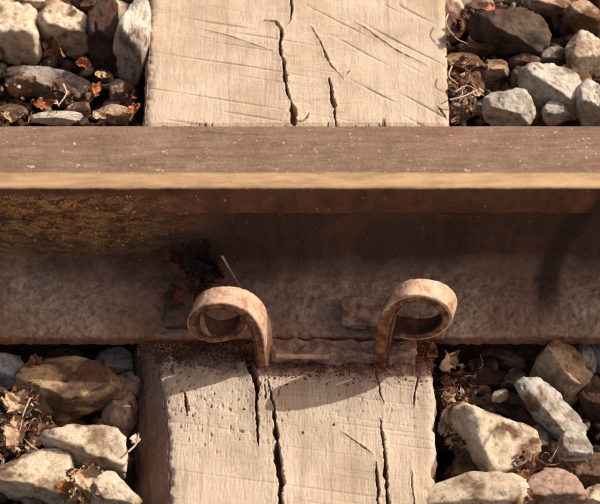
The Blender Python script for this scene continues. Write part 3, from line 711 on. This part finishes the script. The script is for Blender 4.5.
LEAVES = [
 # px, py, z, length, width, yaw, pitch, roll, curl, mat, seed, label
 (56,49,.012,.034,.021,-38,10,55,.6,'brown',1,'brown dead leaf standing against the grey-beige stone beyond the rail'),
 (84,64,.002,.019,.014,-20,5,20,.4,'orange',2,'bright orange leaf scrap between the brown leaf and the tall dark stone'),
 (94,90,-.004,.026,.013,75,0,40,.8,'orange',3,'curled orange leaf standing upright left of the pinkish stone'),
 (45,104,-.010,.026,.012,8,0,30,.5,'orange',4,'orange leaf lying low behind the flat white chip'),
 (103,76,-.006,.018,.010,-10,0,10,.5,'tan',5,'pale leaf scrap below the tall dark stone'),
 (14,116,-.004,.024,.012,10,0,20,.6,'tan',6,'tan curled leaf behind the rail at the left edge'),
 (134,108,-.004,.020,.010,40,0,35,.7,'orange',7,'orange leaf scrap caught between the rail and the sleeper at left'),
 (100,116,-.002,.020,.010,-35,0,25,.9,'tan',8,'tan curled leaf behind the rail beside the small tan stone'),
 (457,32,.004,.036,.020,80,15,-25,.5,'red',9,'red leaf beside the right side of the far sleeper top'),
 (496,9,.012,.030,.012,-6,0,15,.4,'orange',10,'orange leaf lying on the big dark stone at the top edge'),
 (468,14,.006,.022,.012,30,0,30,.7,'red',11,'small red-brown leaf in the top corner beside the sleeper'),
 (455,90,-.002,.022,.012,60,0,30,1.1,'dark',12,'dark curled leaf against the sleeper beyond the rail'),
 (478,92,.004,.020,.009,20,0,30,1.0,'tan',13,'tan curled leaf left of the round pale stone'),
 (14,404,.006,.034,.024,60,12,20,.9,'tan',14,'upper of two shredded tan leaves at the left edge in front of the rail'),
 (14,432,.004,.040,.022,70,-8,25,1.1,'tan',15,'lower of two shredded tan leaves at the left edge in front of the rail'),
 (36,362,-.004,.020,.013,35,10,25,1.5,'brown',16,'small curled brown leaf in the gap under the rail foot'),
 (84,478,.012,.036,.017,38,0,30,1.6,'tan',17,'crumpled tan leaf between the broad and the cream-topped stones'),
 (66,488,.008,.022,.012,20,0,20,1.2,'orange',18,'crumpled orange leaf on the bottom edge left of the sleeper'),
 (134,440,-.016,.020,.009,70,20,20,1.8,'white',19,'small bleached curled leaf against the left flank of the sleeper'),
 (47,420,.000,.018,.010,-40,0,25,1.0,'brown',20,'brown leaf scrap behind the broad cream stone'),
 (448,362,-.004,.034,.018,55,10,30,2.4,'tan',21,'crumpled ring of tan leaf hanging at the right shoulder of the sleeper'),
 (432,350,.004,.022,.014,-60,20,40,1.2,'orange',22,'rusty leaf scrap below the right-hand loop'),
 (450,396,-.010,.020,.011,65,0,35,1.6,'tan',23,'pale leaf curl beside the shaded right edge of the sleeper'),
 (466,404,-.012,.020,.012,10,10,30,1.8,'brown',24,'brown leaf curl behind the dark stone right of the sleeper'),
 (446,414,-.014,.024,.010,80,0,30,1.4,'orange',25,'orange leaf curl standing in the gap right of the sleeper'),
 (440,428,-.018,.018,.009,85,0,30,1.2,'white',26,'thin bleached leaf curl in the gap right of the sleeper'),
 (536,464,-.002,.030,.018,50,10,30,1.3,'brown',27,'crumpled brown leaf between the rounded beige stone and the pinkish ones'),
 (525,478,-.002,.024,.012,15,0,25,1.2,'orange',28,'orange leaf scrap between the stones on the bottom edge at right'),
 (528,496,.000,.020,.012,-40,0,25,1.0,'brown',29,'brown leaf scrap on the bottom edge between two cream stones'),
 (478,366,-.012,.024,.012,-20,0,30,1.3,'dark',30,'dark leaf in the shade under the rail foot at right'),
 (174,262,.052,.052,.030,85,20,60,.5,'red',31,'red-brown dead leaf standing against the rail web left of the dark one'),
 (184,292,.034,.044,.028,50,15,50,.7,'red',32,'red-brown dead leaf lying on the rail foot behind the left loop'),
 (212,262,.050,.054,.036,-60,10,65,.5,'dark',33,'dark rotten leaf propped against the rail web above the left loop'),
 (200,276,.040,.042,.028,20,-15,40,.6,'dark',34,'dark rotten leaf lying behind the top of the left loop'),
]
for a in LEAVES: leaf(*a)
TW = [([(222,256,.070),(229,268,.060),(240,286,.045)], .0012, 'tan', 'thin pale twig leaning on the rail web above the left loop'),
 ([(63,84,.012),(66,94,.008),(58,106,.004)], .0013, 'white', 'curved bleached twig in the dark hollow beyond the rail'),
 ([(448,14,.012),(446,24,.012),(456,38,.010),(468,44,.006)], .0008, 'white', 'thin bent white stalk over the red leaf beyond the rail'),
 ([(450,100,.008),(462,97,.010),(478,90,.010)], .0012, 'white', 'short white twig behind the rail right of the sleeper'),
 ([(452,66,.012),(449,76,.010),(458,84,.008)], .0009, 'white', 'hooked white stalk at the side of the far sleeper top'),
 ([(455,92,.010),(468,86,.010),(484,96,.006)], .0010, 'tan', 'tan twig crossing the brown stone behind the rail'),
 ([(30,398,.010),(24,412,.010),(20,430,.008)], .0010, 'tan', 'tan stalk lying on the shredded leaves at the left edge'),
 ([(128,452,-.008),(136,444,-.008),(139,434,-.004)], .0010, 'white', 'tiny white twig against the left flank of the sleeper')]
for k_, a in enumerate(TW): twig(*a, seed=k_ + 3)

# ------------------------------------------------------------------ uncountable stuff
def merge(parts):
    Vs, Fs, o_ = [], [], 0
    for V, F in parts: Vs.append(V); Fs.append(F + o_); o_ += len(V)
    return np.vstack(Vs), np.vstack(Fs)
R_ = np.random.default_rng(5)
def in_sleeper(x, y, m=0.0): return -.158 - m < x < .122 + m
BASE = [rock_verts(2, 700 + k, 8, .06, 16)[0] for k in range(12)]; BF = ICO[2][1]
BASE3L = [rock_verts(3, 900 + k, 7, .07, 40)[0] for k in range(12)]; BF3L = ICO[3][1]
BASE3 = [rock_verts(4, 800 + k, 10, .06, 20)[0] for k in range(14)]; BF3 = ICO[4][1]
def randrot(r):
    q = r.normal(size=4); q /= np.linalg.norm(q); a, b, c, d = q
    return np.array([[1-2*(c*c+d*d), 2*(b*c-a*d), 2*(b*d+a*c)], [2*(b*c+a*d), 1-2*(b*b+d*d), 2*(c*d-a*b)], [2*(b*d-a*c), 2*(c*d+a*b), 1-2*(b*b+c*c)]])
def scatter(n_, sz, xr, yr, zr, base, bf, ok):
    out = []
    while len(out) < n_:
        x, y = R_.uniform(*xr), R_.uniform(*yr)
        if not ok(x, y): continue
        s_ = R_.uniform(*sz) * np.array([1, R_.uniform(.6, .95), R_.uniform(.45, .8)])
        V = (base[R_.integers(len(base))] * s_) @ randrot(R_).T + np.array([x, y, R_.uniform(*zr)])
        out.append((V, bf))
    return out
okg = lambda x, y: not in_sleeper(x, y, .001) and not (-.066 < y < .05)
V, F = merge(scatter(3600, (.003, .0085), (-.33, .33), (-.27, .42), (-.064, -.042), BASE, BF, okg))
link('ballast_grit', mesh_from('ballast_grit', V, F), M['dark'], label='dark brown grit and chips filling the gaps between the stones', kind='stuff', cat='grit')
V, F = merge(scatter(1300, (.005, .011), (-.33, .33), (-.27, .42), (-.052, -.030), BASE3L, BF3L, okg))
link('stone_chips', mesh_from('stone_chips', V, F), M['chip'], label='small grey and tan chips wedged between the larger stones', kind='stuff', cat='stone chips')
oko = lambda x, y: not in_sleeper(x, y, .012) and not (-.06 < y < .06) and (abs(x) > .30 or y > .36 or y < -.255 or .06 < y < .13)
V, F = merge(scatter(1500, (.014, .030), (-.80, .80), (-.55, .75), (-.055, -.014), BASE3L, BF3L, oko))
link('ballast_bed', mesh_from('ballast_bed', V, F), M['chip2'], label='continuing bed of crushed stone around the sleeper', kind='stuff', cat='ballast')
# crumbs of rotten wood and rust against the rail foot, on the sleeper
parts = []
for _ in range(2600):
    x = R_.uniform(-.135, .112); y = -.074 - abs(R_.normal(0, .009 if x < -.03 else .014))
    if y < -.112: continue
    s_ = R_.uniform(.0004, .0015) * np.array([1, R_.uniform(.5, 1), R_.uniform(.3, .7)])
    h = max(0, .010 * math.exp(-((y + .070) / .014) ** 2)) * (1 if x < -.01 else .5)
    parts.append(((BASE[R_.integers(12)] * s_) @ randrot(R_).T + np.array([x, y, .001 + h * R_.uniform(.5, 1)]), BF))
V, F = merge(parts)
link('rotten_wood_crumbs', mesh_from('rotten_wood_crumbs', V, F), M['crumb'], label='brown crumbs of rotten wood and rust heaped on the sleeper against the rail foot', kind='stuff', cat='debris')
# dry moss and rust flakes clinging to the head and web at left
parts = []
pa = np.array(prof)
for _ in range(650):
    px = R_.uniform(-20, 215) if R_.random() < .8 else R_.uniform(0, 330)
    cx = max(0, 1 - abs(px - 90) / 120)
    tpos = ARCS['band1'] + .006 + R_.random() * .022 if R_.random() < .5 or cx <= 0 else ARCS['web0'] + .036 + R_.beta(1.1, 1.8) * .052 * cx ** .5
    if px > 150 and R_.random() < .85: continue
    x = (px - 300) / 1175
    if perlin(np.array([[x * 60, tpos * 90, 0]]), 5)[0] < -.12: continue
    k = int(np.searchsorted(arc, tpos)); y, z = pa[min(k, len(pa) - 1)]
    if z < .112 and y > -.03: y = y - .002
    s_ = R_.uniform(.0004, .0019) * np.array([1, R_.uniform(.4, .95), R_.uniform(.2, .5)])
    if R_.random() < .10: s_ = np.array([R_.uniform(.0015, .0030), .0004, .0003])
    parts.append(((BASE[R_.integers(12)] * s_) @ randrot(R_).T + np.array([x, y - .0012, z]), BF))
V, F = merge(parts)
mm = leaf_mat('dry_golden_moss', C(.82,.48,.19), C(.45,.20,.07))
link('dry_moss', mesh_from('dry_moss', V, F), mm, label='golden-brown dry moss and rust flakes clinging under the rail head at left', kind='stuff', cat='moss')
# shredded leaf litter and stalks between stones
def frag(L_, W_):
    g = np.stack([a.ravel() for a in np.meshgrid(np.linspace(-1, 1, 7), np.linspace(-1, 1, 5), indexing='ij')], 1)
    sd = R_.uniform(0, 60)
    w_ = (1 - .75 * np.abs(g[:, 0]) ** 1.6) * (1 + .5 * perlin(np.stack([g[:, 0] * 1.4, 0 * g[:, 0], g[:, 1] * .8], 1), sd))
    P = np.stack([g[:, 0] * L_ / 2, g[:, 1] * W_ / 2 * w_, 0 * g[:, 0]], 1)
    P[:, 2] = W_ * .9 * fbm(P / L_, 1.6, 2, sd) + R_.uniform(.2, .7) * L_ * (g[:, 0] ** 2) * R_.choice([-1, 1])
    F = gridfaces(7, 5); n1 = len(P); bd = list(range(5)) + [i * 5 + 4 for i in range(1, 7)] + [30 + j for j in range(3, -1, -1)] + [i * 5 for i in range(5, 0, -1)]
    rim = np.array([(a, b, b + n1, a + n1) for a, b in zip(bd, bd[1:] + bd[:1])])
    return np.vstack([P, P - np.array([0, 0, .0003])]), np.vstack([F, (F + n1)[:, ::-1], rim])
def litter(name, n_, mat, label):
    parts = []
    while len(parts) < n_:
        q = R_.random()
        if q < .40: c = W(R_.normal(449, 13), R_.uniform(368, 450), -.018)
        elif q < .58: c = W(R_.uniform(-5, 42), R_.uniform(382, 460), -.010)
        elif q < .68: c = W(R_.normal(88, 14), R_.uniform(465, 500), -.006)
        elif q < .82: c = W(R_.normal(462, 9), R_.uniform(60, 118), -.012)
        elif q < .90: c = W(R_.normal(530, 12), R_.uniform(455, 500), -.008)
        else: c = W(R_.uniform(0, 140), R_.uniform(80, 122), -.014)
        if in_sleeper(c.x, c.y, -.003): continue
        if R_.random() < .25: V, F = frag(R_.uniform(.008, .018), R_.uniform(.0008, .0015))
        else: V, F = frag(R_.uniform(.003, .009), R_.uniform(.002, .006))
        parts.append((V @ randrot(R_).T + np.array(c) + np.array([0, 0, R_.uniform(-.010, .010)]), F))
    V, F = merge(parts)
    link(name, mesh_from(name, V, F), mat, label=label, kind='stuff', cat='leaf litter')
litter('leaf_litter', 240, LM['tan'], 'shredded pale leaf litter and stalk bits between the stones')
litter('leaf_litter', 330, LM['brown'], 'shredded brown leaf litter between the stones')
